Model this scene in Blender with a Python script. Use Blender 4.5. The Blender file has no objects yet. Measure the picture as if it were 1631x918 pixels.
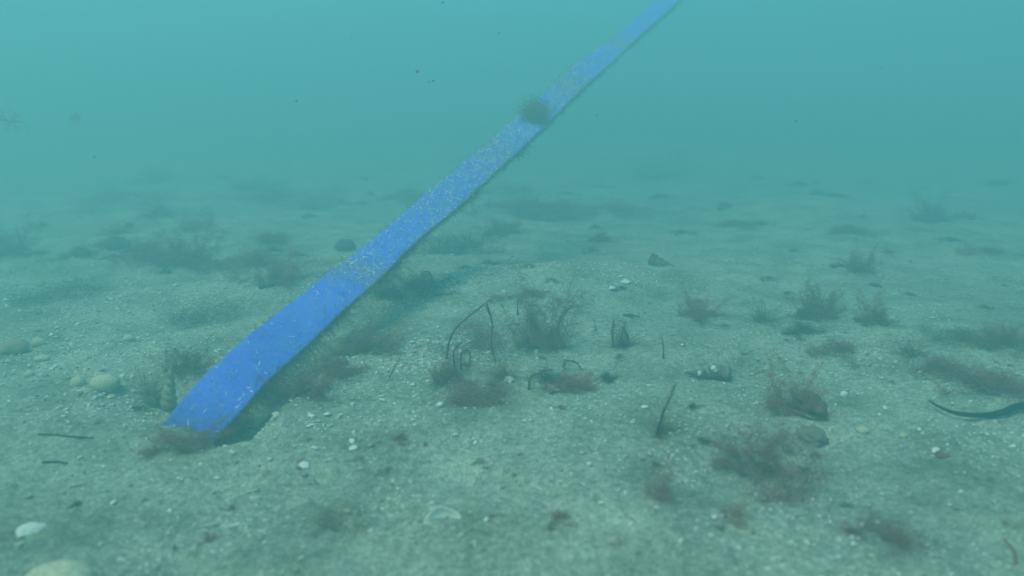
import bpy, bmesh, math, random
import numpy as np
from mathutils import Vector, Matrix, Euler

random.seed(7)
rng = np.random.default_rng(11)
S = bpy.context.scene
R = math.radians

# ------------------------------------------------------------------ camera
PITCH, CAM_H = 13.9, 0.50
cam_d = bpy.data.cameras.new('camera')
cam = bpy.data.objects.new('camera', cam_d)
S.collection.objects.link(cam)
cam.location = (0, 0, CAM_H)
cam.rotation_euler = (R(90 - PITCH), 0, 0)
cam_d.sensor_width = 36
cam_d.lens = 18 / math.tan(R(35))
cam_d.clip_start = 0.02
cam_d.clip_end = 200
cam_d.dof.use_dof = True
cam_d.dof.focus_distance = 1.7
cam_d.dof.aperture_fstop = 2.6
S.camera = cam

# ------------------------------------------------------------------ light: daylight that has come down through the sea
SUN_EL, SUN_AZ = 64, -120            # degrees; azimuth from +Y (ahead), negative = left
WATER_TINT = (0.90, 1.0, 0.655)
w = bpy.data.worlds.new('World'); S.world = w; w.use_nodes = True
nt = w.node_tree; nt.nodes.clear()
sky = nt.nodes.new('ShaderNodeTexSky'); sky.sky_type = 'NISHITA'; sky.sun_disc = False
sky.sun_elevation = R(SUN_EL); sky.sun_rotation = R(SUN_AZ)
mul = nt.nodes.new('ShaderNodeMix'); mul.data_type = 'RGBA'; mul.blend_type = 'MULTIPLY'
mul.inputs[0].default_value = 1; mul.inputs[7].default_value = (0.42, 0.99, 1.36, 1)
bg = nt.nodes.new('ShaderNodeBackground'); bg.inputs[1].default_value = 0.138
out = nt.nodes.new('ShaderNodeOutputWorld')
nt.links.new(sky.outputs[0], mul.inputs[6]); nt.links.new(mul.outputs[2], bg.inputs[0]); nt.links.new(bg.outputs[0], out.inputs[0])
sd = bpy.data.lights.new('sun', 'SUN'); sd.energy = 3.6; sd.angle = R(30); sd.color = WATER_TINT
sun = bpy.data.objects.new('sun', sd); S.collection.objects.link(sun)
sv = Vector((math.sin(R(SUN_AZ)) * math.cos(R(SUN_EL)), math.cos(R(SUN_AZ)) * math.cos(R(SUN_EL)), math.sin(R(SUN_EL))))
sun.rotation_euler = sv.to_track_quat('Z', 'Y').to_euler()
sun.location = (0, 0, 5)
S.view_settings.view_transform = 'Standard'; S.view_settings.look = 'None'
S.view_settings.gamma = 1; S.view_settings.exposure = 0.38
S.cycles.volume_bounces = 3; S.cycles.max_bounces = 8; S.cycles.diffuse_bounces = 3

# ------------------------------------------------------------------ helpers
FPX = 815.5 / math.tan(R(35))
cp, sp = math.cos(R(PITCH)), math.sin(R(PITCH))
def ray(x, y):
    a, b = (x - 815.5) / FPX, (459 - y) / FPX
    return np.array([a, cp + b * sp, -sp + b * cp])
def flat(x, y, z=0.0):
    d = ray(x, y); t = (z - CAM_H) / d[2]
    return np.array([d[0] * t, d[1] * t])
def at_depth(x, y, Y):                       # point seen at a pixel in the upright plane Y metres ahead
    d = ray(x, y); t = Y / d[1]
    return Vector((d[0] * t, Y, CAM_H + d[2] * t))
def at_dist(x, y, D):
    d = ray(x, y); d = d / np.linalg.norm(d) * D
    return np.array([d[0], d[1], CAM_H + d[2]])

_perm = rng.random((256, 256))
def vnoise(x, y, seed=0):
    x = np.asarray(x, float) + 37.7 * seed + 1000; y = np.asarray(y, float) + 91.3 * seed + 1000
    xi, yi = np.floor(x).astype(int), np.floor(y).astype(int)
    fx, fy = x - xi, y - yi
    fx = fx * fx * fx * (fx * (fx * 6 - 15) + 10); fy = fy * fy * fy * (fy * (fy * 6 - 15) + 10)
    a = _perm[xi % 256, yi % 256]; b = _perm[(xi + 1) % 256, yi % 256]
    c = _perm[xi % 256, (yi + 1) % 256]; d = _perm[(xi + 1) % 256, (yi + 1) % 256]
    return (a + (b - a) * fx) * (1 - fy) + (c + (d - c) * fx) * fy - 0.5
def fbm(x, y, f, o=4, g=0.5, seed=0):
    s = 0; a = 1.0
    for k in range(o):
        s = s + a * vnoise(x * f, y * f, seed + k); a *= g; f *= 2.03
    return s
def seg_dist(x, y, a, b):
    d = b - a; L = d @ d
    t = np.clip(((x - a[0]) * d[0] + (y - a[1]) * d[1]) / L, 0, 1)
    return np.hypot(x - a[0] - t * d[0], y - a[1] - t * d[1]), t

PIT = flat(290, 640)
MOUND = flat(860, 455)
def bump(x, y, c, rx, ry, h):
    return h * np.exp(-(((x - c[0]) / rx) ** 2 + ((y - c[1]) / ry) ** 2))
FEATURES = [  # pixel x, y of the place, radius across, radius along, height
    (330, 500, .16, .12, -.022), (120, 440, .25, .2, -.02), (700, 690, .25, .12, .010),
    (1235, 770, .12, .06, -.022), (1200, 700, .10, .04, .012), (1295, 700, .035, .03, -.03),
    (1120, 660, .30, .14, .012), (1450, 560, .35, .20, .02), (540, 800, .10, .05, -.010),
    (800, 765, .12, .045, -.012), (1000, 860, .20, .06, .010), (180, 560, .14, .10, .014),
    (730, 395, .14, .07, -.035), (905, 345, .5, .12, -.03), (760, 630, .10, .05, -.012),
    (200, 330, .5, .25, .03), (1330, 335, .8, .5, .03), (520, 330, .5, .3, -.02)]
FE = [(flat(f[0], f[1]), f[2], f[3], f[4]) for f in FEATURES]
T0, T1, T2 = flat(362, 682), flat(520, 545), flat(680, 415)
def height(x, y):
    x = np.asarray(x, float); y = np.asarray(y, float)
    r = np.hypot(x, y)
    z = 0.030 * fbm(x, y, 1.3, 3, .5, 1) + 0.012 * fbm(x, y, 6, 3, .55, 9)
    z = z + 0.0045 * fbm(x, y, 26, 4, .62, 17)
    z = z + 0.006 * np.clip(fbm(x, y, 17, 2, .5, 31) - .12, 0, 1)
    z = z + bump(x, y, MOUND, .42, .26, .055)
    for c, rx, ry, h in FE: z = z + bump(x, y, c, rx, ry, h)
    d, t = seg_dist(x, y, T0, T1); z = z - .062 * np.exp(-(d / .048) ** 2)
    d, t = seg_dist(x, y, T1, T2); z = z - .014 * (1 - .8 * t) * np.exp(-(d / .10) ** 2)
    z = z - bump(x, y, PIT, .085, .09, .034) + .010 * np.exp(-((np.hypot(x - PIT[0], y - PIT[1]) - .14) / .04) ** 2)
    return z + np.clip(r - 3.5, 0, 4) * .012
def ground(x, y):                             # the point of the seabed seen at a pixel
    d = ray(x, y); z = 0.0
    for _ in range(12):
        t = (z - CAM_H) / d[2]; z = float(height(d[0] * t, d[1] * t))
    t = (z - CAM_H) / d[2]
    return Vector((d[0] * t, d[1] * t, z))
def ppm(p):                                   # photo pixels per metre at a point
    return FPX / (p.y * cp + (CAM_H - p.z) * sp)

def mesh_obj(name, verts, faces, mat, parent=None, smooth=True):
    me = bpy.data.meshes.new(name)
    verts = np.asarray(verts, dtype=np.float32)
    if isinstance(faces, np.ndarray):
        n, k = faces.shape
        me.vertices.add(len(verts)); me.vertices.foreach_set('co', verts.ravel())
        me.loops.add(n * k); me.loops.foreach_set('vertex_index', faces.astype(np.int32).ravel())
        me.polygons.add(n)
        me.polygons.foreach_set('loop_start', np.arange(0, n * k, k, dtype=np.int32))
        me.polygons.foreach_set('loop_total', np.full(n, k, dtype=np.int32))
        me.update(calc_edges=True)
    else:
        me.from_pydata([tuple(v) for v in verts.tolist()], [], faces); me.update()
    if smooth:
        me.polygons.foreach_set('use_smooth', np.ones(len(me.polygons), dtype=bool))
    me.materials.append(mat)
    o = bpy.data.objects.new(name, me); S.collection.objects.link(o)
    if parent: o.parent = parent
    return o
def empty(name, loc):
    o = bpy.data.objects.new(name, None); S.collection.objects.link(o)
    o.location = loc; o.empty_display_size = .02
    return o
def tag(o, label, cat, group=None):
    o['label'] = label; o['category'] = cat
    if group: o['group'] = group
    return o

# ------------------------------------------------------------------ materials
def new_mat(name):
    m = bpy.data.materials.new(name); m.use_nodes = True
    t = m.node_tree; t.nodes.clear()
    o = t.nodes.new('ShaderNodeOutputMaterial'); b = t.nodes.new('ShaderNodeBsdfPrincipled')
    t.links.new(b.outputs[0], o.inputs[0])
    b.inputs['Roughness'].default_value = .85
    b.inputs['Specular IOR Level'].default_value = .15
    return m, t, b
def N(t, kind, **kw):
    n = t.nodes.new(kind)
    for k, v in kw.items():
        if k.startswith('i_'): n.inputs[k[2:]].default_value = v
        else: setattr(n, k, v)
    return n
def noise(t, co, scale, detail=4, rough=.6):
    n = N(t, 'ShaderNodeTexNoise'); n.inputs['Scale'].default_value = scale
    n.inputs['Detail'].default_value = detail; n.inputs['Roughness'].default_value = rough
    t.links.new(co, n.inputs['Vector']); return n.outputs[0]
def ramp(t, fac, stops):
    r = N(t, 'ShaderNodeValToRGB'); e = r.color_ramp.elements
    e[0].position, e[0].color = stops[0][0], (*stops[0][1], 1)
    e[1].position, e[1].color = stops[-1][0], (*stops[-1][1], 1)
    for p, c in stops[1:-1]:
        x = e.new(p); x.color = (*c, 1)
    t.links.new(fac, r.inputs[0]); return r.outputs[0]
def mix(t, fac, a, b, mode='MIX'):
    m = N(t, 'ShaderNodeMix', data_type='RGBA', blend_type=mode)
    for s, v in ((0, fac), (6, a), (7, b)):
        if hasattr(v, 'links'): t.links.new(v, m.inputs[s])
        elif isinstance(v, (int, float)): m.inputs[s].default_value = v
        else: m.inputs[s].default_value = (*v, 1)
    return m.outputs[2]
def add_bump(t, b, h, dist, strength=1):
    n = N(t, 'ShaderNodeBump'); n.inputs['Distance'].default_value = dist; n.inputs['Strength'].default_value = strength
    t.links.new(h, n.inputs['Height']); t.links.new(n.outputs[0], b.inputs['Normal'])
def speckled(name, c1, c2, scale=60, c3=None, bumpd=.0004):
    m, t, b = new_mat(name)
    co = N(t, 'ShaderNodeTexCoord').outputs['Object']
    n = noise(t, co, scale, 5, .65)
    st = [(.38, c1), (.62, c2)]
    if c3: st.append((.74, c3))
    t.links.new(ramp(t, n, st), b.inputs['Base Color'])
    if 'weed' not in name and 'fuzz' not in name: add_bump(t, b, n, bumpd)
    return m

def sand_material():
    m, t, b = new_mat('sand')
    co = N(t, 'ShaderNodeTexCoord').outputs['Object']
    grain = noise(t, co, 330, 3, .7); mid = noise(t, co, 90, 4, .65)
    patch = noise(t, co, 7, 5, .6); big = noise(t, co, 1.9, 4, .6)
    base = ramp(t, grain, [(.30, (.19, .19, .15)), (.50, (.37, .405, .335)), (.70, (.63, .68, .58))])
    base = mix(t, 1, base, ramp(t, mid, [(.30, (.55, .54, .52)), (.55, (1, 1, 1)), (.75, (1.35, 1.33, 1.25))]), 'MULTIPLY')
    base = mix(t, 1, base, ramp(t, patch, [(.34, (.62, .64, .58)), (.52, (1, 1, 1)), (.68, (1.25, 1.24, 1.18))]), 'MULTIPLY')
    base = mix(t, 1, base, ramp(t, big, [(.33, (.84, .86, .80)), (.6, (1.12, 1.13, 1.10))]), 'MULTIPLY')
    v = N(t, 'ShaderNodeTexVoronoi'); v.inputs['Scale'].default_value = 230; t.links.new(co, v.inputs['Vector'])
    fleck = ramp(t, v.outputs['Color'], [(.80, (0, 0, 0)), (.86, (1, 1, 1))])
    area = ramp(t, noise(t, co, 4.5, 3, .6), [(.46, (0, 0, 0)), (.60, (.75, .75, .75))])
    f = mix(t, 1, fleck, area, 'MULTIPLY')
    base = mix(t, f, base, (.85, .84, .74))
    t.links.new(base, b.inputs['Base Color'])
    h = N(t, 'ShaderNodeMath', operation='ADD'); t.links.new(grain, h.inputs[0]); t.links.new(mid, h.inputs[1])
    add_bump(t, b, h.outputs[0], .004)
    return m

M = {}
M['sand'] = sand_material()
M['cream'] = speckled('cream_stone', (.42, .38, .25), (.66, .61, .45), 7, (.78, .75, .62), .0010)
M['white'] = speckled('white_shell', (.68, .66, .58), (.90, .89, .84), 90)
M['brown'] = speckled('brown_stone', (.06, .045, .03), (.15, .11, .075), 60, (.22, .19, .14))
M['rust'] = speckled('rusty_shell', (.12, .055, .04), (.24, .12, .085), 70)
M['tan'] = speckled('tan_shell', (.26, .21, .145), (.44, .37, .27), 80)
M['crust'] = speckled('encrusted_shell', (.12, .11, .08), (.30, .27, .19), 30, (.60, .58, .46), .0008)
M['dark'] = speckled('dark_debris', (.02, .018, .014), (.06, .05, .04), 60)
M['weed_brown'] = speckled('brown_weed', (.17, .075, .05), (.34, .155, .105), 40)
M['weed_red'] = speckled('reddish_weed', (.24, .085, .055), (.44, .16, .11), 40)
M['weed_olive'] = speckled('olive_weed', (.11, .10, .045), (.26, .22, .10), 40)
M['weed_grey'] = speckled('grey_weed', (.045, .035, .026), (.10, .078, .058), 40)  # weed colour, darkened further to deepen the shade beside the strap
M['blade'] = speckled('dark_blade', (.010, .011, .011), (.022, .022, .020), 30)
M['hydroid'] = speckled('pale_fuzz', (.75, .80, .66), (.90, .92, .80), 60)

def strap_material():
    m, t, b = new_mat('blue_webbing')
    co = N(t, 'ShaderNodeTexCoord').outputs['Object']
    at = N(t, 'ShaderNodeAttribute', attribute_name='growth')
    f1 = noise(t, co, 140, 4, .7); f2 = noise(t, co, 24, 4, .6)
    blue = ramp(t, f2, [(.3, (.08, .16, .92)), (.7, (.10, .24, .97))])
    blue = mix(t, ramp(t, f1, [(.56, (0, 0, 0)), (.68, (.55, .55, .55))]), blue, (.40, .55, .60))
    add = N(t, 'ShaderNodeMath', operation='MULTIPLY_ADD'); t.links.new(f1, add.inputs[0]); add.inputs[1].default_value = .9
    t.links.new(at.outputs['Fac'], add.inputs[2])
    add2 = N(t, 'ShaderNodeMath', operation='MULTIPLY_ADD'); t.links.new(f2, add2.inputs[0]); add2.inputs[1].default_value = .6
    t.links.new(add.outputs[0], add2.inputs[2])
    fac = ramp(t, add2.outputs[0], [(.98, (0, 0, 0)), (1.0, (0, 0, 0))])
    mr = N(t, 'ShaderNodeMapRange'); mr.inputs[1].default_value = .95; mr.inputs[2].default_value = 1.45
    mr.inputs[4].default_value = .62
    t.links.new(add2.outputs[0], mr.inputs[0])
    col = mix(t, mr.outputs[0], blue, (.24, .23, .16))
    t.links.new(col, b.inputs['Base Color'])
    add_bump(t, b, f1, .002)
    b.inputs['Roughness'].default_value = .7
    return m
M['strap'] = strap_material()

# ------------------------------------------------------------------ seabed
def seabed():
    nx, ny = 920, 760
    u = np.linspace(-1, 1, nx); kx = math.asinh(14 / .55)
    X = .55 * np.sinh(u * kx)
    y0 = 1.15
    ua, ub = -math.asinh((3 + y0) / .45), math.asinh((14 - y0) / .45)
    Y = y0 + .45 * np.sinh(np.linspace(ua, ub, ny))
    xx, yy = np.meshgrid(X, Y)
    zz = height(xx, yy)
    fine = np.clip(1 - np.hypot(xx, yy - 1) / 4, 0, 1)
    zz = zz + fine * .0022 * fbm(xx, yy, 95, 2, .6, 41)
    v = np.stack([xx, yy, zz], -1).reshape(-1, 3)
    i = np.arange(nx * ny).reshape(ny, nx)
    f = np.stack([i[:-1, :-1], i[:-1, 1:], i[1:, 1:], i[1:, :-1]], -1).reshape(-1, 4)
    o = mesh_obj('seabed', v, f, M['sand']); o['kind'] = 'structure'
seabed()

# ------------------------------------------------------------------ shapes
def ico(sub):
    bm = bmesh.new(); bmesh.ops.create_icosphere(bm, subdivisions=sub, radius=1)
    v = np.array([x.co[:] for x in bm.verts]); f = np.array([[q.index for q in p.verts] for p in bm.faces]); bm.free()
    return v, f
ICO3, ICO4, ICO1 = ico(3), ico(4), ico(1)
def pebble_shape(sub=3, rough=.18, seed=0, flatness=1.0):
    v, f = ICO4 if sub == 4 else ICO3
    d = 1 + rough * (fbm(v[:, 0] + v[:, 2] * .7, v[:, 1] - v[:, 2] * .6, 1.5, 3, .5, seed) + .6 * fbm(v[:, 2] + 5, v[:, 0], 2.6, 3, .6, seed + 3))
    v = v * d[:, None]; v = v.copy(); v[:, 2] *= flatness
    return v, f
def turret_shape(R0, L, whorls=6, seed=0):        # a coiled conical snail shell along +X, mouth at x = 0
    nu, nv = 90, 20
    V = []; F = []
    for i in range(nu):
        s = i / (nu - 1)
        for j in range(nv):
            a = 2 * math.pi * j / nv
            ph = (s ** .85 * whorls + a / (2 * math.pi)) % 1.0
            r = R0 * (1 - s) ** .95 * (.82 + .24 * math.sin(math.pi * ph)) + .0004
            r *= 1 + .05 * math.sin(9 * a + seed)
            if s < .05: r *= .55 + 9 * s
            V.append((s * L, r * math.cos(a), r * math.sin(a)))
    for i in range(nu - 1):
        for j in range(nv):
            F.append((i * nv + j, i * nv + (j + 1) % nv, (i + 1) * nv + (j + 1) % nv, (i + 1) * nv + j))
    F.append(tuple(range(nv))[::-1])
    return V, F
def valve_shape(seed=0, ribs=14, rim=.10, span=1.0, bulge=.55):  # one half of a cockle-like shell, hinge at y=-1, with thickness
    nr, na = 12, 40
    V = []; F = []
    for lay in (0, 1):
        for i in range(nr + 1):
            s = i / nr
            for j in range(na + 1):
                a = (j / na - .5) * 2 * math.pi * .44 * span
                rad = s * (1.6 + .07 * math.sin(3 * a + seed) + .04 * math.sin(7 * a + seed * 2))
                x = rad * math.sin(a); y = -1 + rad * math.cos(a)
                z = bulge * (1 - (s * 2 - .9) ** 2 * .75) * math.cos(a * .9) * (1 if s < 1 else 1)
                z += .035 * math.sin(ribs * a * 2) * s + .03 * math.sin(s * 19)
                z -= lay * rim
                V.append((x * (1 - .03 * lay), y, z))
    st = na + 1; off = (nr + 1) * st
    for i in range(nr):
        for j in range(na):
            a, b, c, d = i * st + j, i * st + j + 1, (i + 1) * st + j + 1, (i + 1) * st + j
            F.append((a, b, c, d)); F.append((off + d, off + c, off + b, off + a))
    for j in range(na): F.append((nr * st + j, nr * st + j + 1, off + nr * st + j + 1, off + nr * st + j))
    for i in range(nr):
        F.append((i * st, (i + 1) * st, off + (i + 1) * st, off + i * st))
        F.append((i * st + na, off + i * st + na, off + (i + 1) * st + na, (i + 1) * st + na))
    return V, F
def chip_shape(seed):                             # a broken, slightly curved shell fragment
    r = random.Random(seed); n = r.randint(6, 9); out = []
    for k in range(n):
        a = 2 * math.pi * (k + r.uniform(-.3, .3)) / n; q = r.uniform(.55, 1.1)
        out.append((q * math.cos(a), q * .75 * math.sin(a)))
    def zf(x, y): return .28 * (1 - x * x - .6 * y * y)
    V = [(0, 0, zf(0, 0))] + [(x * .55, y * .55, zf(x * .55, y * .55)) for x, y in out] + [(x, y, zf(x, y)) for x, y in out]
    m = len(V); V = V + [(x, y, z - .13) for x, y, z in V]
    F = []
    for k in range(n):
        q = (k + 1) % n
        F += [(0, 1 + k, 1 + q), (1 + k, 1 + n + k, 1 + n + q, 1 + q), (m, m + 1 + q, m + 1 + k), (m + 1 + k, m + 1 + q, m + 1 + n + q, m + 1 + n + k), (1 + n + k, m + 1 + n + k, m + 1 + n + q, 1 + n + q)]
    return V, F
def tube(pts, r0, r1, nsub=5, nv=7, lumpy=.12, seed=0):
    pts = [Vector(p) for p in pts]; P = []
    for i in range(len(pts) - 1):
        a, b = pts[i], pts[i + 1]; p0 = pts[i - 1] if i else a - (b - a); p3 = pts[i + 2] if i + 2 < len(pts) else b + (b - a)
        for k in range(nsub):
            t = k / nsub
            P.append(.5 * ((2 * a) + (b - p0) * t + (2 * p0 - 5 * a + 4 * b - p3) * t * t + (3 * a - p0 - 3 * b + p3) * t ** 3))
    P.append(pts[-1]); V = []; F = []; n = len(P); r_ = random.Random(seed)
    for i, p in enumerate(P):
        d = (P[min(i + 1, n - 1)] - P[max(i - 1, 0)]).normalized()
        s = d.cross(Vector((.3, .9, .2))).normalized(); u = s.cross(d)
        r = (r0 + (r1 - r0) * i / (n - 1)) * (1 + r_.uniform(-lumpy, lumpy))
        for j in range(nv):
            a = 2 * math.pi * j / nv; V.append(p + (s * math.cos(a) + u * math.sin(a)) * r)
    for i in range(n - 1):
        for j in range(nv): F.append((i * nv + j, i * nv + (j + 1) % nv, (i + 1) * nv + (j + 1) % nv, (i + 1) * nv + j))
    F.append(tuple(range(nv))[::-1]); F.append(tuple((n - 1) * nv + j for j in range(nv)))
    return V, F

def fibres(starts, dirs, length, width, segs=5, curl=.6, droop=0.0, r=rng):
    """many thin wandering filaments as narrow folded strips"""
    n = len(starts); P = np.zeros((n, segs + 1, 3)); P[:, 0] = starts
    d = dirs / np.linalg.norm(dirs, axis=1)[:, None]
    L = (length * r.uniform(.45, 1.0, n)) / segs if np.isscalar(length) else length / segs
    turn = r.normal(0, curl / segs * 2, (n, 3))
    for k in range(segs):
        d = d + turn + r.normal(0, curl / segs * 1.3, (n, 3)); d[:, 2] -= droop / segs
        d /= np.linalg.norm(d, axis=1)[:, None]
        P[:, k + 1] = P[:, k] + d * L[:, None]
    side = np.cross(d, r.normal(0, 1, (n, 3))); side /= np.linalg.norm(side, axis=1)[:, None] + 1e-9
    V = np.zeros((n, segs + 1, 2, 3))
    for k in range(segs + 1):
        wv = width * (1 - .6 * k / segs)
        V[:, k, 0] = P[:, k] - side * wv / 2; V[:, k, 1] = P[:, k] + side * wv / 2
    i = np.arange(n * (segs + 1) * 2).reshape(n, segs + 1, 2)
    F = np.stack([i[:, :-1, 0], i[:, :-1, 1], i[:, 1:, 1], i[:, 1:, 0]], -1).reshape(-1, 4)
    return V.reshape(-1, 3), F

# ------------------------------------------------------------------ weed tufts: shared unit meshes, about 1 wide and 1 high
def tuft_mesh(kind, seed):
    r = np.random.default_rng(seed)
    if kind == 'bush':                      # fluffy filamentous weed: side filaments all along wandering main threads
        k = 26; base = np.stack([r.uniform(-.30, .30, k), r.uniform(-.25, .25, k), np.zeros(k)], -1)
        d0 = r.normal(0, .45, (k, 3)) + base * [1.2, 1.2, 0]; d0[:, 2] = np.abs(d0[:, 2]) + .9
        d0 /= np.linalg.norm(d0, axis=1)[:, None]; hh = r.uniform(.25, .95, k) * (1 - .6 * np.abs(base[:, 0]) / .3)
        bend = r.normal(0, .22, (k, 3)); n = 3400
        c = r.integers(0, k, n); u = r.random(n)[:, None] ** .8
        st = base[c] + d0[c] * hh[c][:, None] * u + bend[c] * (u * u) + r.normal(0, .012, (n, 3))
        st[:, 2] = np.maximum(st[:, 2], 0)
        dr = r.normal(0, 1, (n, 3)) + [0, 0, .5]
        V, F = fibres(st, dr, r.uniform(.06, .24, n), .0056, 5, 2.8, .2, r)
    elif kind == 'soft':                    # thin, cloudy weed
        k = 16; cen = np.stack([r.normal(0, .24, k), r.normal(0, .24, k), np.abs(r.normal(.12, .16, k))], -1); n = 1100
        c = r.integers(0, k, n); st = cen[c] + r.normal(0, .085, (n, 3)); st[:, 2] = np.maximum(st[:, 2], 0)
        V, F = fibres(st, r.normal(0, 1, (n, 3)), r.uniform(.08, .26, n), .0055, 5, 2.8, .1, r)
        V[:, 2] = np.abs(V[:, 2]) * 1.6
    elif kind == 'mat':
        k = 26; cen = np.stack([r.normal(0, .26, k), r.normal(0, .26, k), np.zeros(k)], -1); n = 1300
        c = r.integers(0, k, n)
        st = cen[c] + r.normal(0, .05, (n, 3)) * [1, 1, .3]; st[:, 2] = r.uniform(0, .35, n) * np.exp(-(cen[c, 0] / .3) ** 2)
        dr = r.normal(0, .9, (n, 3)); dr[:, 2] = np.abs(dr[:, 2]) + .15
        V, F = fibres(st, dr, r.uniform(.10, .38, n), .0075, 5, 2.2, .3, r)
        V[:, 2] = np.abs(V[:, 2]) * 1.5
    else:  # wisp: sparse and drifting
        n = 300
        st = r.normal(0, .10, (n, 3)) * [1, 1, .3]
        dr = r.normal(0, .55, (n, 3)) + [.35, 0, 0]; dr[:, 2] = np.abs(dr[:, 2]) + .7
        V, F = fibres(st, dr, r.uniform(.4, 1.2, n), .0085, 7, 1.6, .3, r)
    return V, F
TUFT = {}
for kind, cnt in (('bush', 4), ('mat', 4), ('wisp', 3), ('soft', 4)):
    TUFT[kind] = [tuft_mesh(kind, 100 + 10 * q + len(kind)) for q in range(cnt)]
tuft_cache = {}
def tuft(x, y, wpx, hpx, kind, mat, label, name='seaweed_tuft', cat='seaweed', group=None, depth=1.0, pos=None):
    q = random.randrange(len(TUFT[kind])); key = (kind, q, mat)
    if key not in tuft_cache:
        V, F = TUFT[kind][q]; o = mesh_obj(name, V, F, M[mat]); tuft_cache[key] = o.data
    else:
        o = bpy.data.objects.new(name, tuft_cache[key]); S.collection.objects.link(o)
    p = pos or ground(x, y); s = ppm(p)
    o.location = (p.x, p.y, p.z - .002)
    wd = 1.15 * wpx / s; o.scale = (wd, wd * depth, max(1.35 * hpx, .26 * wpx) / s)
    o.rotation_euler = (0, 0, random.uniform(-.5, .5))
    return tag(o, label, cat, group)

# ------------------------------------------------------------------ blue strap
ST = [  # left edge x,y  right edge x,y  distance (m)
    (214, 726, 280, 776, 1.43), (244, 694, 309, 742, 1.37), (272, 661, 337, 708, 1.325), (299, 628, 366, 675, 1.305), (331, 592, 397, 641, 1.315), (371, 557, 428, 606, 1.37), (410, 523, 466, 573, 1.45), (444, 497, 505, 536, 1.54), (488, 463, 546, 496, 1.63), (524, 432, 590, 458, 1.72), (562, 405, 620, 430, 1.8), (598, 378, 646, 402, 1.88), (634, 347, 684, 368, 1.97), (676, 310, 722, 338, 2.07), (719, 274, 760, 303, 2.19), (755, 245, 795, 270, 2.31), (789, 217, 828, 240, 2.44), (822, 188, 860, 209, 2.58), (862, 152, 895, 175, 2.76), (899, 117, 929, 141, 2.95), (930, 94, 957, 116, 3.14), (964, 69, 988, 88, 3.35), (994, 45, 1017, 60, 3.55), (1024, 19, 1047, 33, 3.75), (1046, 0, 1068, 14, 3.92), (1075, -28, 1098, -14, 4.15), (1140, -90, 1160, -76, 4.8)]
def catmull(A, n):
    A = np.asarray(A, float); m = len(A) - 1; T = np.linspace(0, m - 1e-6, n); out = []
    for t in T:
        i = int(t); f = t - i
        p0 = A[max(i - 1, 0)]; p1 = A[i]; p2 = A[min(i + 1, m)]; p3 = A[min(i + 2, m)]
        out.append(.5 * (2 * p1 + (p2 - p0) * f + (2 * p0 - 5 * p1 + 4 * p2 - p3) * f * f + (3 * p1 - p0 - 3 * p2 + p3) * f ** 3))
    return np.array(out)
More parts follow.
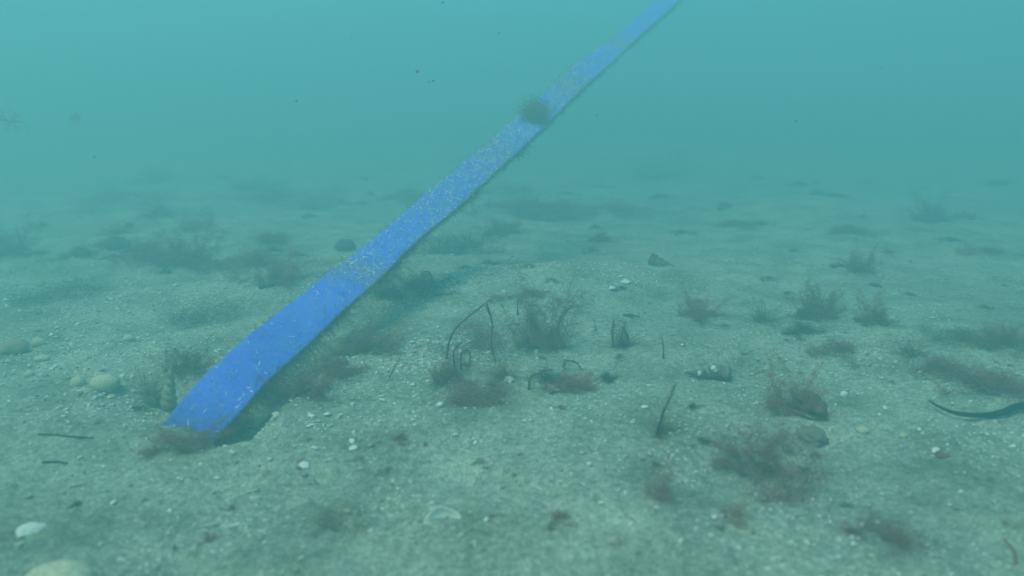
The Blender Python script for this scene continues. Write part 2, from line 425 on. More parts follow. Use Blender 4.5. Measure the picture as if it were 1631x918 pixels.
def strap():
    root = empty('blue_strap', ground(300, 690))
    ox = np.array(root.location)
    PL = catmull([at_dist(a, b, D * 1.012) for a, b, c, d, D in ST], 420)
    PR = catmull([at_dist(c, d, D * .988) for a, b, c, d, D in ST], 420)
    n = len(PL); prof = 40
    V = np.zeros((n, prof, 3)); G = np.zeros((n, prof))
    tt = np.linspace(0, 1, n)
    # marine growth along the strap: where it is thick
    g = .10 + .45 * np.exp(-((tt - .36) / .030) ** 2) + .35 * np.exp(-((tt - .60) / .05) ** 2) + .50 * np.exp(-((tt - .72) / .03) ** 2) \
        + .45 * np.exp(-((tt - .82) / .018) ** 2) + .22 * np.exp(-((tt - .50) / .06) ** 2)
    wob = fbm(tt * 40, tt * 0 + 3, 1, 3, .6, 5) * .018 + fbm(tt * 170, tt * 0 + 3, 1, 3, .6, 6) * .035 * (.25 + 1.5 * g)
    for i in range(n):
        a, b = PL[i], PR[i]; ax = PL[min(i + 1, n - 1)] - PL[max(i - 1, 0)]
        e = (b - a); a = a - e * wob[i]; b = b + e * wob[(i * 7) % n] * .6; e = b - a
        nn = np.cross(ax, e); nn /= np.linalg.norm(nn)
        if nn[2] < 0: nn = -nn
        for j in range(prof):
            th = 2 * math.pi * j / prof; s = math.cos(th); q = math.sin(th)
            sx = math.copysign(abs(s) ** .75, s)
            up = math.copysign(abs(q) ** .55, q)
            th_ = .0045 if up > 0 else .012
            c = a + e * (.5 + .5 * sx)
            V[i, j] = c + nn * (up * th_)
            edge = max(0, abs(sx) - .8) * 1.2
            G[i, j] = g[i] + edge + (.35 if up < -.2 else 0)
    lump = .0016 * fbm(V[..., 0] * 30 + V[..., 1] * 10, V[..., 2] * 30, 1, 3, .6, 8)
    V[..., 2] += lump
    i = np.arange(n * prof).reshape(n, prof); j = np.roll(i, -1, axis=1)
    F = np.stack([i[:-1], i[1:], j[1:], j[:-1]], -1).reshape(-1, 4)
    o = mesh_obj('webbing', V.reshape(-1, 3) - ox, F, M['strap'], root)
    at = o.data.attributes.new('growth', 'FLOAT', 'POINT'); at.data.foreach_set('value', G.ravel().astype(np.float32))
    E = PR - PL; Nn = np.cross(np.gradient(PL, axis=0), E); Nn /= np.linalg.norm(Nn, axis=1)[:, None]
    Nn[Nn[:, 2] < 0] *= -1
    # pale curly hydroids on the upper face
    dens = np.exp(-((tt - .66) / .10) ** 2) + .55 * np.exp(-((tt - .50) / .08) ** 2) + .4 * np.exp(-((tt - .37) / .03) ** 2) + .35 * np.exp(-((tt - .80) / .05) ** 2) + .03
    m = 4200; k = rng.choice(n, m, p=dens / dens.sum()); s = rng.uniform(.03, .97, m)
    st = PL[k] + E[k] * s[:, None] + Nn[k] * .005 - ox
    dr = rng.normal(0, 1, (m, 3)) + Nn[k] * .25
    v, f = fibres(st, dr, rng.uniform(.004, .014, m) * (1 + .5 * tt[k]), .0019, 5, 2.6, 0)
    h = mesh_obj('hydroid_fuzz', v, f, M['hydroid'], root); h['kind'] = 'stuff'; h['label'] = 'pale curly fuzz growing on the strap'
    # brown beard on both edges and in the fouled bands
    m = 5200; dn = g + .12 * (tt > .25) ; dn = dn * (1 + 1.2 * fbm(tt * 60, tt * 0, 1, 3, .6, 21)); dn = np.clip(dn, .01, None); k = rng.choice(n, m, p=dn / dn.sum())
    s = np.where(rng.random(m) < .38, 1.0, np.where(rng.random(m) < .45, 0.0, rng.random(m)))
    st = PL[k] + E[k] * s[:, None] + Nn[k] * np.where((s > .01) & (s < .99), .005, -.002)[:, None] - ox
    dr = rng.normal(0, .7, (m, 3)) + (s[:, None] - .5) * E[k] * 10
    v, f = fibres(st, dr, rng.uniform(.006, .026, m), .00075, 5, 1.8, .7)
    h = mesh_obj('brown_beard', v, f, M['weed_brown'], root); h['kind'] = 'stuff'; h['label'] = 'short brown weed along the strap edges'
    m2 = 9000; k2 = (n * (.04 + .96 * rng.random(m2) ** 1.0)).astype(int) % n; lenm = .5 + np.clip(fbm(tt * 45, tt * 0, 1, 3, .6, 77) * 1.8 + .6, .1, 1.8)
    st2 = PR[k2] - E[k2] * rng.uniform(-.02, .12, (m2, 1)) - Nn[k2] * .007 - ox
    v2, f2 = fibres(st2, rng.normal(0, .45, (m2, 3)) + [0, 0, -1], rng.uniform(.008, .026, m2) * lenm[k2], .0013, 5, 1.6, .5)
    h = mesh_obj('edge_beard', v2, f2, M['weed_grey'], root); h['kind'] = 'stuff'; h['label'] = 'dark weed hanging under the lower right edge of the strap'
    tag(root, 'long wide blue strap rising from the sand into the haze at upper right', 'strap')
strap()
# round clump caught on the strap
def clump(name, pos, rad, n, mat, label, cat='seaweed', group=None, stretch=(1, 1, 1)):
    d = rng.normal(0, 1, (n, 3)); st = d * .30 * rad
    V, F = fibres(st, d + rng.normal(0, .9, (n, 3)), rng.uniform(.3, .95, n) * rad, rad * .020, 6, 4.0, .2)
    o = mesh_obj(name, V * np.array(stretch), F, M[mat]); o.location = pos
    return tag(o, label, cat, group)
clump('seaweed_clump', at_dist(853, 180, 2.60), .064, 1500, 'weed_brown', 'round brown fluffy weed clump stuck on the upper half of the blue strap', stretch=(1.05, .8, .9))

# ------------------------------------------------------------------ stones, shells
def place(o, x, y, rot=(0, 0, 0), scale=(1, 1, 1), sink=0.0, dz=0.0):
    p = ground(x, y); o.location = (p.x, p.y, p.z - sink + dz); o.rotation_euler = Euler([R(a) for a in rot]); o.scale = scale
    return o
def stone(x, y, wpx, hpx, mat, label, name='stone', cat='stone', rough=.2, sub=3, sink=.3, group=None, rz=0, parent=None):
    V, F = pebble_shape(sub, rough, random.randint(0, 99))
    o = mesh_obj(name, V, F, M[mat])
    p = ground(x, y + hpx * .3); s = ppm(p); a = wpx / s / 2; h = hpx / s / 2 * 1.15
    o.location = (p.x, p.y + a * .3, p.z + h * (1 - sink) - h * .25); o.scale = (a, a * .8, h); o.rotation_euler = (0, 0, R(rz))
    return tag(o, label, cat, group)
def snail(x, y, Lpx, Rpx, mat, label, rot=(0, 0, 0), whorls=6, name='snail_shell', cat='shell', dz=0.3, group=None):
    p = ground(x, y); s = ppm(p); V, F = turret_shape(Rpx / s, Lpx / s, whorls, random.random() * 6)
    o = mesh_obj(name, V, F, M[mat]); place(o, x, y, rot, dz=Rpx / s * dz); return tag(o, label, cat, group)
def valve(x, y, wpx, mat, label, rot=(0, 0, 0), name='bivalve_shell', cat='shell', dz=.1, span=1.0, bulge=.55, group=None, rim=.10):
    p = ground(x, y); s = ppm(p); V, F = valve_shape(random.random() * 6, span=span, bulge=bulge, rim=rim)
    o = mesh_obj(name, V, F, M[mat]); k = wpx / s / 3.1; place(o, x, y, rot, (k, k, k), dz=k * dz); return tag(o, label, cat, group)
CH = [chip_shape(q) for q in range(8)]; chip_me = {}
def chip(x, y, wpx, label, mat='white', rot=None, group=None, name='shell_fragment', stretch=(1, 1, 1), cat='shell fragment'):
    q = random.randrange(8); key = (q, mat)
    if key not in chip_me: o = mesh_obj(name, CH[q][0], CH[q][1], M[mat], smooth=False); chip_me[key] = o.data
    else: o = bpy.data.objects.new(name, chip_me[key]); S.collection.objects.link(o)
    p = ground(x, y); k = wpx / ppm(p) / 2
    rot = rot or (random.uniform(-25, 45), random.uniform(-20, 20), random.uniform(0, 360))
    place(o, x, y, rot, (k * stretch[0], k * stretch[1], k * stretch[2]), dz=k * .25)
    return tag(o, label, cat, group)

# pale stones, left side
stone(80, 937, 116, 56, 'cream', 'large pale stone cut by the bottom left corner of the view', rough=.10, sub=4, sink=.4)
stone(165, 612, 44, 26, 'cream', 'oval cream stone on the slope left of the strap foot', rough=.12, rz=15)
stone(123, 610, 24, 18, 'cream', 'small round cream stone just left of the oval cream stone', rough=.12)
stone(60, 547, 22, 16, 'cream', 'pale rounded pebble beside the brownish stone near the left edge', rough=.15)
stone(65, 572, 24, 10, 'cream', 'flat pale pebble just below the rounded pebble near the left edge', rough=.15)
stone(18, 556, 42, 26, 'tan', 'tan brown stone at the left edge beside pale pebbles', rough=.3)
stone(178, 633, 12, 9, 'cream', 'tiny pale pebble just under the oval cream stone', rough=.2)
stone(45, 597, 16, 10, 'cream', 'small pale pebble below the tan brown stone', rough=.2)
stone(205, 540, 18, 12, 'cream', 'small grey pebble on the crest above the oval cream stone', rough=.25)
valve(52, 842, 58, 'white', 'blurred whitish open shell above the large pale corner stone', (24, 14, 60), bulge=.35)
# brown stones and shells behind
stone(549, 393, 34, 22, 'brown', 'dark angular stone left of the strap, halfway up it', rough=.35)
snail(412, 460, 40, 9, 'brown', 'dark brown conical shell lying on the sand left of the strap', (0, -10, 25), 5)
valve(374, 429, 34, 'tan', 'thin rimmed tan shell lying beside brown weed left of the strap', (20, 0, 10), bulge=.3)
stone(185, 390, 36, 22, 'brown', 'dark brown stone among weed in the left background', rough=.3)
stone(128, 404, 28, 16, 'brown', 'low dark stone with weed in the left background', rough=.3)
stone(253, 339, 20, 14, 'brown', 'small dark stone far back on the left, above the brown weed bush', rough=.3)
stone(205, 360, 14, 10, 'brown', 'smallest dark stone in the left background, beside a reddish weed spot', rough=.3)
snail(1034, 422, 46, 12, 'rust', 'reddish brown cone shell lying alone on the sand behind the centre', (0, 12, -25), 5, dz=.7)
snail(676, 452, 40, 13, 'tan', 'tan cone shell in the shaded hollow right of the strap', (0, 20, -50), 5, dz=.8)
snail(506, 583, 30, 11, 'crust', 'encrusted snail shell at the foot of the trough beside the strap', (0, -12, 10), 4, dz=.6)
stone(541, 577, 26, 16, 'crust', 'knobbly encrusted stone beside the snail shell in the trough', rough=.45)
snail(268, 652, 84, 13, 'tan', 'tall tan spire shell standing upright against the foot of the strap', (0, -80, 10), 7, dz=.2)
stone(243, 640, 20, 22, 'crust', 'small encrusted lump left of the upright spire shell', rough=.4)
# right side
def barnacled_lump():
    root = empty('encrusted_shell', ground(1130, 605)); s = ppm(root.location)
    V, F = turret_shape(15 / s, 74 / s, 4, 2.0); V = np.array(V); V *= (1 + .25 * fbm(V[:, 0] * 90, V[:, 1] * 90 + V[:, 2] * 70, 1, 3, .6, 3))[:, None]
    b = mesh_obj('body', V, F, M['crust'], root); b.location = (34 / s, 0, 11 / s); b.rotation_euler = (0, R(4), R(168))
    for k in range(14):
        v, f = pebble_shape(3, .4, k); c = mesh_obj('barnacle', v * random.uniform(2, 4.5) / s, f, M['white' if k % 3 == 0 else 'crust'], root)
        q = random.uniform(-.42, .42); c.location = (q * 62 / s, random.uniform(-9, 5) / s, (19 - abs(q) * 14 + random.uniform(-4, 3)) / s)
    tag(root, 'long barnacle encrusted shell lying on open sand right of centre', 'shell')
barnacled_lump()
def red_cone():
    p = ground(1278, 662); s = ppm(p)
    root = empty('capped_shell', p)
    V, F = pebble_shape(4, .55, 31); V = V * [27 / s, 20 / s, 19 / s]; V[:, 2] = np.maximum(V[:, 2], -4 / s)
    b = mesh_obj('shell_dome', V, F, M['rust'], root); b.location = (8 / s, 0, 15 / s); b.rotation_euler = (R(-6), R(18), 0)
    V, F = pebble_shape(4, .5, 12); V = V * [24 / s, 17 / s, 3.2 / s]; b = mesh_obj('pale_rim', V, F, M['tan'], root); b.location = (12 / s, 0, 4 / s); b.rotation_euler = (0, R(10), 0)
    tag(root, 'rusty red domed shell with a pale rim under a weed tuft at right', 'shell')
red_cone()
stone(1292, 700, 50, 30, 'crust', 'encrusted stone over a dark hollow just below the rusty domed shell', rough=.8, sub=4)
stone(1155, 695, 34, 20, 'cream', 'pale crusty lump at the left end of the long weed patch, lower right', rough=.4)
stone(1376, 686, 22, 10, 'cream', 'small yellowish pebble right of the dark hollow at right', rough=.2, rz=-30)
stone(1440, 695, 14, 10, 'cream', 'small pale pebble right of the yellowish one at right', rough=.2)
stone(1345, 629, 12, 10, 'white', 'tiny white pebble right of the rusty domed shell', rough=.2)
snail(1490, 727, 36, 7, 'rust', 'small rusty elongated shell lying below the dark curved blade', (0, 5, -10), 5)
chip(1490, 719, 20, 'pale shell fragment resting on the small rusty shell at right')
valve(704, 826, 66, 'white', 'large white curved bivalve shell in the foreground, bottom centre', (125, 8, 186), bulge=.6, dz=.25, rim=.30)
chip(440, 662, 14, 'bright white triangular shell fragment right of the strap foot', rot=(60, 10, 20))
chip(485, 745, 24, 'white winged shell fragment lying below the trough', rot=(20, 10, 10))
chip(560, 704, 14, 'white chip just above its larger neighbour, lower centre left')
chip(563, 716, 17, 'white chip just below a smaller chip, lower centre left')
chip(242, 767, 14, 'round white chip on the sand below the strap foot')
chip(287, 765, 17, 'bright white chip right of the round chip below the strap foot')
chip(181, 802, 14, 'white chip alone on the sand at lower left')
chip(338, 839, 36, 'long narrow pale splinter lying diagonally at lower left', 'cream', (10, 0, 42), stretch=(1, .22, .5))
chip(250, 905, 20, 'thin pale curved flake at the bottom edge right of the large corner stone', 'cream', (20, 10, 60), stretch=(1, .35, 1))
chip(120, 775, 16, 'pale flake on the sand above the whitish open shell', 'cream', (10, 0, 20), stretch=(1, .5, 1))
chip(30, 870, 22, 'pale flat flake between the whitish open shell and the left edge', 'cream', (10, 0, 70), stretch=(1, .6, 1))
chip(1027, 650, 13, 'small white ring shaped fragment alone on sand right of centre', rot=(10, 0, 0))
chip(998, 452, 20, 'larger pale fragment of the pair on the mound', 'white', (15, 0, 30))
chip(975, 462, 22, 'lower left fragment of the pale pair on the mound', 'white', (15, 0, 60), stretch=(1, .6, 1))
chip(922, 428, 8, 'tiny bright white chip on top of the mound')
chip(834, 441, 10, 'tiny round pale chip on the mound left of the bright chip')
chip(854, 563, 15, 'white fragment standing on edge in front of the central weed bush', rot=(80, 0, 20), stretch=(.5, 1, 1))
chip(810, 607, 20, 'whitish broken shell at the foot of the central weed bush')
chip(725, 693, 10, 'left of the two small white chips below the central weed')
chip(757, 706, 10, 'right of the two small white chips below the central weed')
chip(957, 803, 16, 'white chip in the foreground right of the large bivalve')
chip(775, 829, 12, 'small chip close to the right end of the large white bivalve')
chip(590, 846, 13, 'small chip in the foreground left of the large white bivalve')
chip(640, 843, 12, 'small chip between the large white bivalve and its left neighbour')
chip(1110, 655, 7, 'tiny chip on bare sand below the barnacle encrusted shell')
chip(83, 589, 13, 'white chip by the pale pebbles near the left edge')
chip(300, 507, 10, 'white chip beside the shaded dip left of the strap')
# scattered small fragments that can still be told from the sand
SC = [('small shell fragment strewn on the sand slope left of the strap', 40, 260, 440, 640, 60, 6, 11),
      ('small shell fragment strewn on the shelly bank right of the strap', 600, 800, 410, 620, 60, 5, 9),
      ('small shell fragment strewn in the sandy foreground', 120, 1300, 690, 900, 90, 6, 12),
      ('small shell fragment strewn on the open sand at right', 1080, 1600, 440, 700, 45, 5, 9)]
for lab, xa, xb, ya, yb, n, wa, wb in SC:
    for k in range(n):
        chip(random.uniform(xa, xb), random.uniform(ya, yb), random.uniform(wa, wb), lab, random.choice(['white', 'cream', 'cream', 'tan']), group='shell fragments ' + lab.split('strewn ')[1])

def litter(name, n, mat, size, label, dens_seed, thr, rmax=4.5):
    r = np.random.default_rng(dens_seed); P = np.zeros((0, 2))
    while len(P) < n:
        rr = .45 * (rmax / .45) ** r.random(40000); a = r.uniform(-.85, .85, 40000)
        q = np.stack([rr * np.sin(a), rr * np.cos(a)], -1)
        d = fbm(q[:, 0], q[:, 1], 3.2, 3, .55, dens_seed)
        keep = d + r.uniform(-.25, .25, len(q)) > thr
        P = np.concatenate([P, q[keep]])
    P = P[:n]; z = height(P[:, 0], P[:, 1])
    k = 5; rad = size * r.lognormal(0, .45, n) * np.clip(np.hypot(P[:, 0], P[:, 1]), .8, 2.4) ** .5
    ang = (np.arange(k) / k * 2 * math.pi)[None, :] + r.uniform(0, 6.3, (n, 1)) + r.uniform(-.4, .4, (n, k))
    rr = rad[:, None] * r.uniform(.45, 1.2, (n, k))
    u = r.normal(0, .45, (n, 3)); u[:, 2] = 1; u /= np.linalg.norm(u, axis=1)[:, None]
    e1 = np.cross(u, [0, 1, 0]); e1 /= np.linalg.norm(e1, axis=1)[:, None]; e2 = np.cross(u, e1)
    c = np.stack([P[:, 0], P[:, 1], z + rad * .35], -1)
    ringv = c[:, None] + e1[:, None] * (rr * np.cos(ang))[..., None] + e2[:, None] * (rr * np.sin(ang) * .7)[..., None]
    top = c + u * rad[:, None] * .35; bot = c - u * rad[:, None] * .4
    V = np.concatenate([ringv, top[:, None], bot[:, None]], 1)
    b = np.arange(n)[:, None] * (k + 2); F = []
    for j in range(k):
        F.append(np.concatenate([b + j, b + (j + 1) % k, b + k], 1)); F.append(np.concatenate([b + (j + 1) % k, b + j, b + k + 1], 1))
    o = mesh_obj(name, V.reshape(-1, 3), np.concatenate(F), M[mat], smooth=False); o['kind'] = 'stuff'
    tag(o, label, 'debris')
litter('shell_grit', 6000, 'white', .0021, 'fine white shell grit scattered over the sand', 51, .16)
litter('pale_gravel', 7000, 'cream', .0019, 'fine pale gravel grains scattered over the sand', 61, .06)
litter('dark_gravel', 3000, 'tan', .0022, 'fine dark gravel grains scattered over the sand', 71, -.05)

def grit_patches():
    spots = [(250, 465, .20, .14, 700), (640, 580, .10, .10, 500), (740, 470, .14, .10, 700), (700, 555, .08, .08, 400), (100, 560, .16, .10, 500), (900, 440, .2, .1, 400), (480, 690, .10, .06, 200), (200, 640, .1, .08, 300)]
    r = np.random.default_rng(9); P = []
    for x, y, sx, sy, n in spots:
        c = flat(x, y); P.append(c + r.normal(0, 1, (n, 2)) * [sx, sy])
    P = np.concatenate(P); n = len(P); z = height(P[:, 0], P[:, 1]); k = 5
    rad = .0030 * r.lognormal(0, .4, n); ang = np.arange(k)[None] / k * 6.283 + r.uniform(0, 6, (n, 1))
    c = np.stack([P[:, 0], P[:, 1], z + rad * .3], -1); u = r.normal(0, .6, (n, 3)); u[:, 2] = 1; u /= np.linalg.norm(u, axis=1)[:, None]
    e1 = np.cross(u, [0, 1, 0]); e1 /= np.linalg.norm(e1, axis=1)[:, None]; e2 = np.cross(u, e1); st = r.uniform(.3, .9, (n, 1))
    rr = rad[:, None] * r.uniform(.6, 1.2, (n, k))
    ring = c[:, None] + e1[:, None] * (rr * np.cos(ang))[..., None] + e2[:, None] * (rr * np.sin(ang) * st)[..., None]
    V = np.concatenate([ring, (c + u * rad[:, None] * .3)[:, None], (c - u * rad[:, None] * .4)[:, None]], 1)
    b = np.arange(n)[:, None] * (k + 2); F = []
    for j in range(k):
        F.append(np.concatenate([b + j, b + (j + 1) % k, b + k], 1)); F.append(np.concatenate([b + (j + 1) % k, b + j, b + k + 1], 1))
    o = mesh_obj('broken_shell_grit', V.reshape(-1, 3), np.concatenate(F), M['white'], smooth=False); o['kind'] = 'stuff'
    tag(o, 'bright crushed shell lying in patches on both sides of the strap', 'debris')
grit_patches()

# ------------------------------------------------------------------ seaweed tufts
W = [  # x, y of the base, width, height, kind, material, label
    (295, 420, 95, 55, 'bush', 'weed_brown', 'broad brown weed bush in the left background'),
    (235, 412, 80, 34, 'mat', 'weed_brown', 'low brown weed joining the left side of the broad background bush'),
    (395, 425, 95, 34, 'mat', 'weed_brown', 'dark flat weed patch right of the broad background bush'),
    (448, 446, 80, 40, 'bush', 'weed_red', 'reddish brown weed on the slope just left of the strap'),
    (15, 405, 75, 52, 'bush', 'weed_brown', 'brown weed tuft cut by the left edge of the view'),
    (182, 392, 50, 20, 'mat', 'weed_brown', 'small dark weed growing over the dark brown stone'),
    (130, 408, 50, 22, 'mat', 'weed_brown', 'low weed around the low dark stone, left background'),
    (190, 372, 60, 26, 'wisp', 'weed_red', 'faint reddish weed beside the smallest dark stone'),
    (320, 365, 60, 32, 'soft', 'weed_brown', 'faint weed tuft behind the broad background bush'),
    (185, 335, 160, 36, 'soft', 'weed_brown', 'long faint band of weed far back on the left'),
    (255, 345, 40, 20, 'mat', 'weed_brown', 'faint weed by the small far stone on the left'),
    (240, 290, 60, 26, 'soft', 'weed_brown', 'barely visible weed in the haze at the left'),
    (430, 315, 120, 18, 'soft', 'weed_brown', 'flat faint weed streak left of the strap in the haze'),
    (520, 328, 80, 28, 'soft', 'weed_brown', 'faint weed tuft left of the strap far back'),
    (430, 385, 60, 18, 'mat', 'weed_brown', 'small weed patch above the reddish weed near the strap'),
    (400, 300, 60, 16, 'soft', 'weed_grey', 'faintest weed patch in the haze left of the strap'),
    (650, 318, 70, 20, 'mat', 'weed_brown', 'faint weed touching the left edge of the strap'),
    (300, 590, 60, 52, 'bush', 'weed_brown', 'brown weed in the dark hole behind the foot of the strap'),
    (240, 640, 46, 70, 'wisp', 'weed_olive', 'olive weed left of the upright spire shell'),
    (290, 712, 100, 38, 'bush', 'weed_brown', 'dark weed heaped in front of the foot of the strap'),
    (340, 690, 46, 26, 'mat', 'weed_brown', 'little weed tuft on the lower right corner of the strap foot'),
    (490, 625, 85, 44, 'bush', 'weed_brown', 'brown weed at the lower end of the trough'),
    (585, 558, 110, 44, 'bush', 'weed_brown', 'dense brown weed on the bank of the trough beside the strap'),
    (384, 684, 60, 20, 'soft', 'weed_grey', 'added dark weed deepening the shade under the right edge of the strap near its foot'),  # dark fibres added to fill in the strap's shadow band
    (440, 634, 80, 30, 'soft', 'weed_grey', 'added dark weed standing in for shade below the lower third of the strap'),  # second dark tuft added to carry the strap's shadow further up
    (535, 596, 60, 32, 'mat', 'weed_brown', 'weed around the encrusted stone in the trough'),
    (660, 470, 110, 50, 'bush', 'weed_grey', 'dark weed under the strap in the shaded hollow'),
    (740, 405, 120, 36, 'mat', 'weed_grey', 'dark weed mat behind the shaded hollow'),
    (800, 372, 60, 28, 'bush', 'weed_brown', 'weed tuft near the strap at the back edge of the mound'),
    (850, 338, 150, 24, 'mat', 'weed_brown', 'long dark weed band along the ledge behind the mound'),
    (980, 340, 120, 22, 'mat', 'weed_brown', 'right part of the dark weed band behind the mound'),
    (820, 305, 70, 18, 'soft', 'weed_brown', 'faint weed far behind the ledge'),
    (1060, 282, 90, 34, 'soft', 'weed_brown', 'very faint reddish weed bush in the haze behind the centre'),
    (745, 270, 0, 0, '', '', ''),
    (862, 552, 100, 92, 'bush', 'weed_brown', 'tallest brown weed bush in the middle of the scene'),
    (770, 552, 105, 42, 'soft', 'weed_brown', 'spreading brown weed left of the tallest central bush'),
    (800, 600, 60, 40, 'wisp', 'weed_brown', 'thin wispy weed below the spreading central weed'),
    (750, 640, 125, 34, 'mat', 'weed_brown', 'dark weed mat at the front of the central weed bed'),
    (712, 605, 60, 42, 'bush', 'weed_brown', 'weed tuft at the left end of the central weed bed'),
    (915, 618, 70, 34, 'bush', 'weed_red', 'reddish weed tuft at the right end of the central weed bed'),
    (868, 608, 56, 24, 'mat', 'weed_grey', 'small dark weed between the central mat and the reddish tuft'),
    (968, 606, 28, 18, 'mat', 'weed_grey', 'tiny dark weed spot right of the reddish tuft'),
    (990, 552, 44, 40, 'wisp', 'weed_grey', 'thin weed around the pair of stems right of the central bed'),
    (840, 470, 70, 14, 'mat', 'weed_brown', 'thin weed streak on the mound behind the tallest bush'),
    (960, 384, 50, 14, 'wisp', 'weed_red', 'sparse reddish weed by the far twig on the mound'),
    (940, 402, 34, 12, 'mat', 'weed_brown', 'small weed spot just in front of the far twig'),
    (1110, 503, 68, 36, 'bush', 'weed_red', 'reddish weed tuft on bare sand right of the mound'),
    (1212, 512, 56, 40, 'wisp', 'weed_olive', 'olive wispy weed right of the reddish tuft'),
    (1300, 505, 66, 64, 'bush', 'weed_brown', 'taller of the two brown bushes right of centre'),
    (1388, 515, 56, 50, 'bush', 'weed_brown', 'right hand one of the two brown bushes right of centre'),
    (1275, 530, 46, 22, 'mat', 'weed_grey', 'dark weed mat in front of the taller right bush'),
    (1335, 562, 60, 28, 'mat', 'weed_brown', 'small weed mat in front of the two right bushes'),
    (1368, 430, 50, 34, 'bush', 'weed_brown', 'faint weed behind the two right bushes'),
    (1355, 372, 54, 18, 'mat', 'weed_brown', 'small weed patch far back at the right'),
    (1480, 352, 58, 42, 'bush', 'weed_brown', 'lone faint bush in the right background'),
    (1535, 348, 32, 14, 'mat', 'weed_brown', 'tiny faint weed right of the lone background bush'),
    (1570, 402, 60, 12, 'mat', 'weed_brown', 'thin faint weed near the right edge, far back'),
    (1600, 548, 100, 42, 'bush', 'weed_brown', 'brown weed cut by the right edge of the view'),
    (1530, 545, 80, 30, 'mat', 'weed_olive', 'olive weed strip left of the weed at the right edge'),
    (1450, 565, 60, 34, 'wisp', 'weed_olive', 'olive wisp on the sand near the right edge'),
    (1505, 592, 56, 28, 'mat', 'weed_brown', 'small brown weed above the long dark weed at right'),
    (1570, 615, 130, 32, 'mat', 'weed_brown', 'long dark weed patch above the dark curved blade'),
    (1262, 656, 84, 82, 'bush', 'weed_red', 'reddish brown weed plume growing over the rusty domed shell'),
    (1228, 695, 76, 20, 'soft', 'weed_brown', 'flat weed left of the encrusted stone at right'),
    (1195, 735, 110, 44, 'bush', 'weed_brown', 'upper left part of the long weed patch in the lower right'),
    (1262, 786, 130, 64, 'soft', 'weed_brown', 'lower part of the long weed patch in the lower right'),
    (1052, 790, 52, 52, 'soft', 'weed_red', 'small faint reddish weed in the foreground right of centre'),
    (1172, 825, 44, 34, 'soft', 'weed_red', 'smaller reddish weed right of its foreground neighbour'),
    (1415, 860, 80, 38, 'soft', 'weed_brown', 'brown weed tuft in the lower right foreground'),
    (1350, 848, 30, 16, 'mat', 'weed_brown', 'tiny weed spot left of the lower right tuft'),
    (1052, 690, 30, 46, 'wisp', 'weed_brown', 'thin weed around the leaning stem below the barnacled shell'),
    (545, 835, 90, 26, 'soft', 'weed_olive', 'low olive weed film in the foreground left of the large bivalve'),
    (900, 826, 36, 12, 'mat', 'weed_brown', 'tiny brown weed in the foreground centre right'),
    (350, 500, 120, 16, 'soft', 'weed_grey', 'thin dark weed film in the dip left of the strap'),
    (110, 470, 130, 14, 'soft', 'weed_grey', 'thin dark weed film near the left edge'),
    (640, 700, 24, 12, 'mat', 'weed_brown', 'tiny weed tuft between the trough and the foreground'),
    (1180, 360, 60, 12, 'mat', 'weed_brown', 'faint weed speck on the far sand right of centre'),
]
for x, y, wp, hp, kind, mat, lab in W:
    if kind: tuft(x, y, wp, hp, kind, mat, lab)
r2 = random.Random(5)
for k in range(50):                                    # far, small clumps in the haze
    y = 285 + 150 * r2.random() ** 1.5; x = r2.uniform(0, 1631)
    if abs(x - (690 + (300 - y) * 1.1)) < 60: continue
    tuft(x, y, r2.uniform(10, 32), r2.uniform(5, 12), 'mat', r2.choice(['weed_brown', 'weed_grey']), 'small dark weed speck on the hazy far sand', group='small weed specks on the hazy far sand')
for k in range(70):
    y = r2.uniform(440, 880); x = r2.uniform(20, 1610)
    if 220 < x < 640 and y < 700: continue
    tuft(x, y, r2.uniform(10, 28), r2.uniform(4, 10), 'mat', r2.choice(['weed_brown', 'weed_grey', 'weed_olive']), 'tiny dark weed speck on the near sand', group='tiny weed specks on the near sand')

# ------------------------------------------------------------------ stems, twigs, blades
def stem(name, lines, rpx, label, mat='weed_grey', cat='stem', base=None, fuzz=95):
    bx, by = base or lines[0][0]; Y = ground(bx, by).y; o0 = Vector(at_depth(bx, by, Y)); s = ppm(o0)
    multi = len(lines) > 1; root = empty(name, o0) if (multi or fuzz) else None
    o = None
    for q, ln in enumerate(lines):
        pts = [at_depth(x + random.uniform(-1.5, 1.5), y + random.uniform(-1.5, 1.5), Y + random.uniform(-.02, .02) + q * .004) - o0 for x, y in ln]
        V, F = tube(pts, rpx * .95 / s, rpx * .4 / s, seed=q, lumpy=.28)
        o = mesh_obj('branch' if root else name, V, F, M[mat], root)
        if not root: o.location = o0
    if fuzz:
        a = []
        for ln in lines:
            P = [at_depth(x, y, Y) - o0 for x, y in ln]
            for k in range(fuzz):
                i = random.randrange(len(P) - 1); a.append(P[i].lerp(P[i + 1], random.random()))
        V, F = fibres(np.array(a), rng.normal(0, 1, (len(a), 3)), rng.uniform(3, 11, len(a)) / s, .9 / s, 4, 1.5, .3)
        f = mesh_obj('fuzz', V, F, M['weed_brown'], root); f['kind'] = 'stuff'
    return tag(root or o, label, cat)
stem('dead_twig', [[(711, 575), (716, 545), (729, 520), (776, 483), (785, 480)], [(776, 486), (785, 517), (783, 546), (790, 580)]], 2.0, 'forked dead twig arching over the central weed bed', cat='twig')
stem('arched_stem', [[(726, 592), (722, 560), (734, 546)], [(733, 594), (736, 566), (743, 558), (749, 566), (749, 598)]], 2.2, 'small looped stems beneath the forked twig')
stem('thin_stem', [[(824, 502), (824, 490), (826, 477)]], 1.5, 'short thin stem behind the central weed bed', fuzz=25)
stem('thin_stem', [[(889, 540), (891, 510), (902, 495), (916, 481)]], 1.8, 'slanting stem on the right side of the tallest central bush')
stem('thin_stem', [[(948, 527), (948, 510)]], 1.2, 'very short upright stem right of the tallest central bush', fuzz=12)
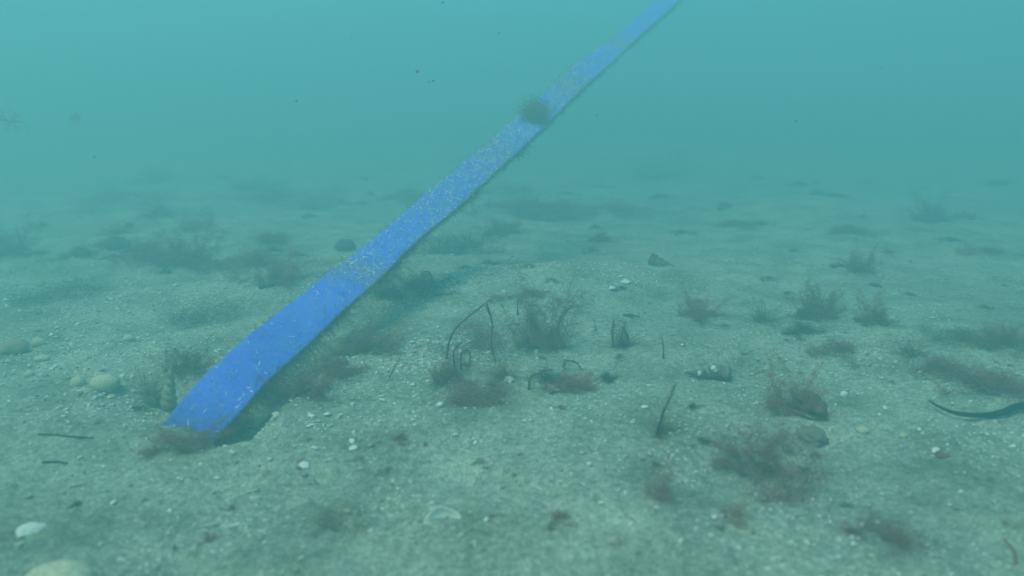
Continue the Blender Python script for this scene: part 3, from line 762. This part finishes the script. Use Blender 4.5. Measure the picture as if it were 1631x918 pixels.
stem('stem_pair', [[(978, 554), (976, 530), (978, 510)], [(985, 554), (991, 530), (997, 514)], [(1001, 552), (998, 535), (990, 520)]], 2.1, 'upright and crossed stems on open sand right of the central weed bed')
stem('fallen_stick', [[(994, 505), (1005, 503), (1018, 504)]], 3.0, 'short dark stick lying behind the upright stems', mat='dark', cat='stick', fuzz=20)
stem('fallen_stick', [[(1020, 518), (1034, 520)]], 1.3, 'tiny dark stick lying right of the short dark stick', mat='dark', cat='stick', fuzz=0)
stem('thin_stem', [[(1056, 573), (1055, 552), (1053, 533)]], 1.4, 'thin upright stem between the stem pair and the barnacled shell', fuzz=15)
stem('leaning_stem', [[(1047, 692), (1057, 658), (1067, 635), (1075, 611)]], 2.2, 'long leaning stem on the sand below the barnacled shell', fuzz=120)
stem('dead_twig', [[(902, 384), (930, 388), (944, 380), (966, 370)], [(944, 381), (936, 395)], [(950, 378), (970, 380)]], 1.8, 'small branching twig lying far back on the mound', cat='twig', mat='weed_brown')
stem('arched_stem', [[(898, 590), (902, 576), (918, 577), (926, 588)]], 1.6, 'little arch of stem behind the reddish weed tuft')
stem('thin_stem', [[(843, 620), (845, 603), (858, 593)], [(870, 622), (868, 606), (860, 594), (880, 588)]], 1.8, 'table shaped bent stem at the front right of the central weed bed')
stem('thin_stem', [[(888, 618), (898, 600)]], 1.5, 'short slanting stem between the bent stem and reddish tuft', fuzz=15)
stem('leaning_stem', [[(618, 606), (626, 588), (636, 570)]], 1.2, 'fine leaning stem on the bank right of the trough', fuzz=15)
stem('thin_stem', [[(556, 420), (562, 395)]], .01, 'x', fuzz=0) if False else None
def ground_blade(name, pts, w0, w1, label, mat='blade', cat='seaweed blade', lift=.004, hpx=.45):
    P = [ground(x, y) + Vector((0, 0, lift)) for x, y in pts]; o0 = P[0].copy(); s = ppm(o0)
    V, F = tube([p - o0 for p in P], w0 / s, w1 / s, nsub=8, nv=12, lumpy=.03)
    o = mesh_obj(name, V, F, M[mat]); o.location = o0
    return tag(o, label, cat)
ground_blade('dark_seaweed', [(1478, 647), (1495, 657), (1520, 667), (1560, 671), (1595, 666), (1618, 657), (1650, 655), (1700, 662)], 1.3, 7.5, 'smooth dark curved blade with a pointed tip at the right edge', lift=.010)
ground_blade('seaweed_strand', [(62, 693), (90, 694), (115, 697), (140, 698)], 1.6, 2.0, 'thin dark strand lying on the sand left of the strap foot', mat='dark', lift=.001)
ground_blade('seaweed_strand', [(68, 738), (90, 737), (108, 740)], 2.2, 1.6, 'shorter dark strand lying below the thin strand at lower left', mat='dark', lift=.001)
ground_blade('seaweed_strand', [(1600, 860), (1615, 880), (1618, 900)], 1.6, 2.6, 'faint dark strand in the lower right corner', mat='weed_brown', lift=.001)

# ------------------------------------------------------------------ things adrift in the water
MO = [(665, 114, 4, 1.6), (690, 129, 3, 1.7), (683, 131, 2, 1.7), (795, 53, 2.4, 1.5), (1268, 193, 2.4, 1.7), (951, 184, 2.4, 2.0), (472, 161, 3, 1.8), (706, 4, 3, 1.6), (1405, 108, 2, 2.0), (150, 250, 2.5, 1.8), (560, 60, 1.8, 1.9)]
LB = ['largest dark speck drifting left of the strap top', 'dark speck just below right of the largest drifting speck', 'smallest of the specks near the largest drifting speck',
      'tiny speck drifting high above the middle of the strap', 'dark speck drifting in the open water at right', 'speck drifting just right of the strap clump',
      'speck drifting above the left background sand', 'speck at the top edge left of the strap', 'faint speck high in the right hand water', 'faint speck low in the left water', 'faint speck high left of the strap']
for (x, y, rp, D), lb in zip(MO, LB):
    p = at_dist(x, y, D); s = FPX / D
    V, F = pebble_shape(3, .6, random.randint(0, 50)); V = V * (.62 * rp / s) * np.array([1, .7, .75])
    o = mesh_obj('floating_speck', V, F, M['weed_brown']); o.location = p; tag(o, lb, 'speck')
clump('floating_weed', at_dist(120, 188, 1.9), 12 * 1.9 / FPX, 90, 'weed_red', 'small blurred weed scrap floating in the upper left water', cat='weed scrap', stretch=(.7, 1, 1))
clump('floating_weed', at_dist(20, 192, 2.0), 22 * 2.0 / FPX, 60, 'weed_red', 'faint reddish weed scrap floating at the left edge', cat='weed scrap')

# ------------------------------------------------------------------ the sea water itself
def haze():
    x, y0, y1, z0, z1 = 15.0, -4.5, 15.0, -1.3, 1.75
    V = [(-x, y0, z0), (x, y0, z0), (x, y1, z0), (-x, y1, z0), (-x, y0, z1), (x, y0, z1), (x, y1, z1), (-x, y1, z1)]
    F = [(0, 3, 2, 1), (4, 5, 6, 7), (0, 1, 5, 4), (1, 2, 6, 5), (2, 3, 7, 6), (3, 0, 4, 7)]
    m = bpy.data.materials.new('sea_water'); m.use_nodes = True; t = m.node_tree; t.nodes.clear()
    o = t.nodes.new('ShaderNodeOutputMaterial'); v = t.nodes.new('ShaderNodeVolumePrincipled')
    v.inputs['Color'].default_value = (.31, .695, .70, 1)
    v.inputs['Absorption Color'].default_value = (0, 0, 0, 1)
    v.inputs['Density'].default_value = .465
    v.inputs['Anisotropy'].default_value = .25
    t.links.new(v.outputs[0], o.inputs['Volume'])
    h = mesh_obj('haze', V, F, m, smooth=False); h['kind'] = 'stuff'; tag(h, 'greenish blue cloudy sea water filling the whole view', 'water')
haze()
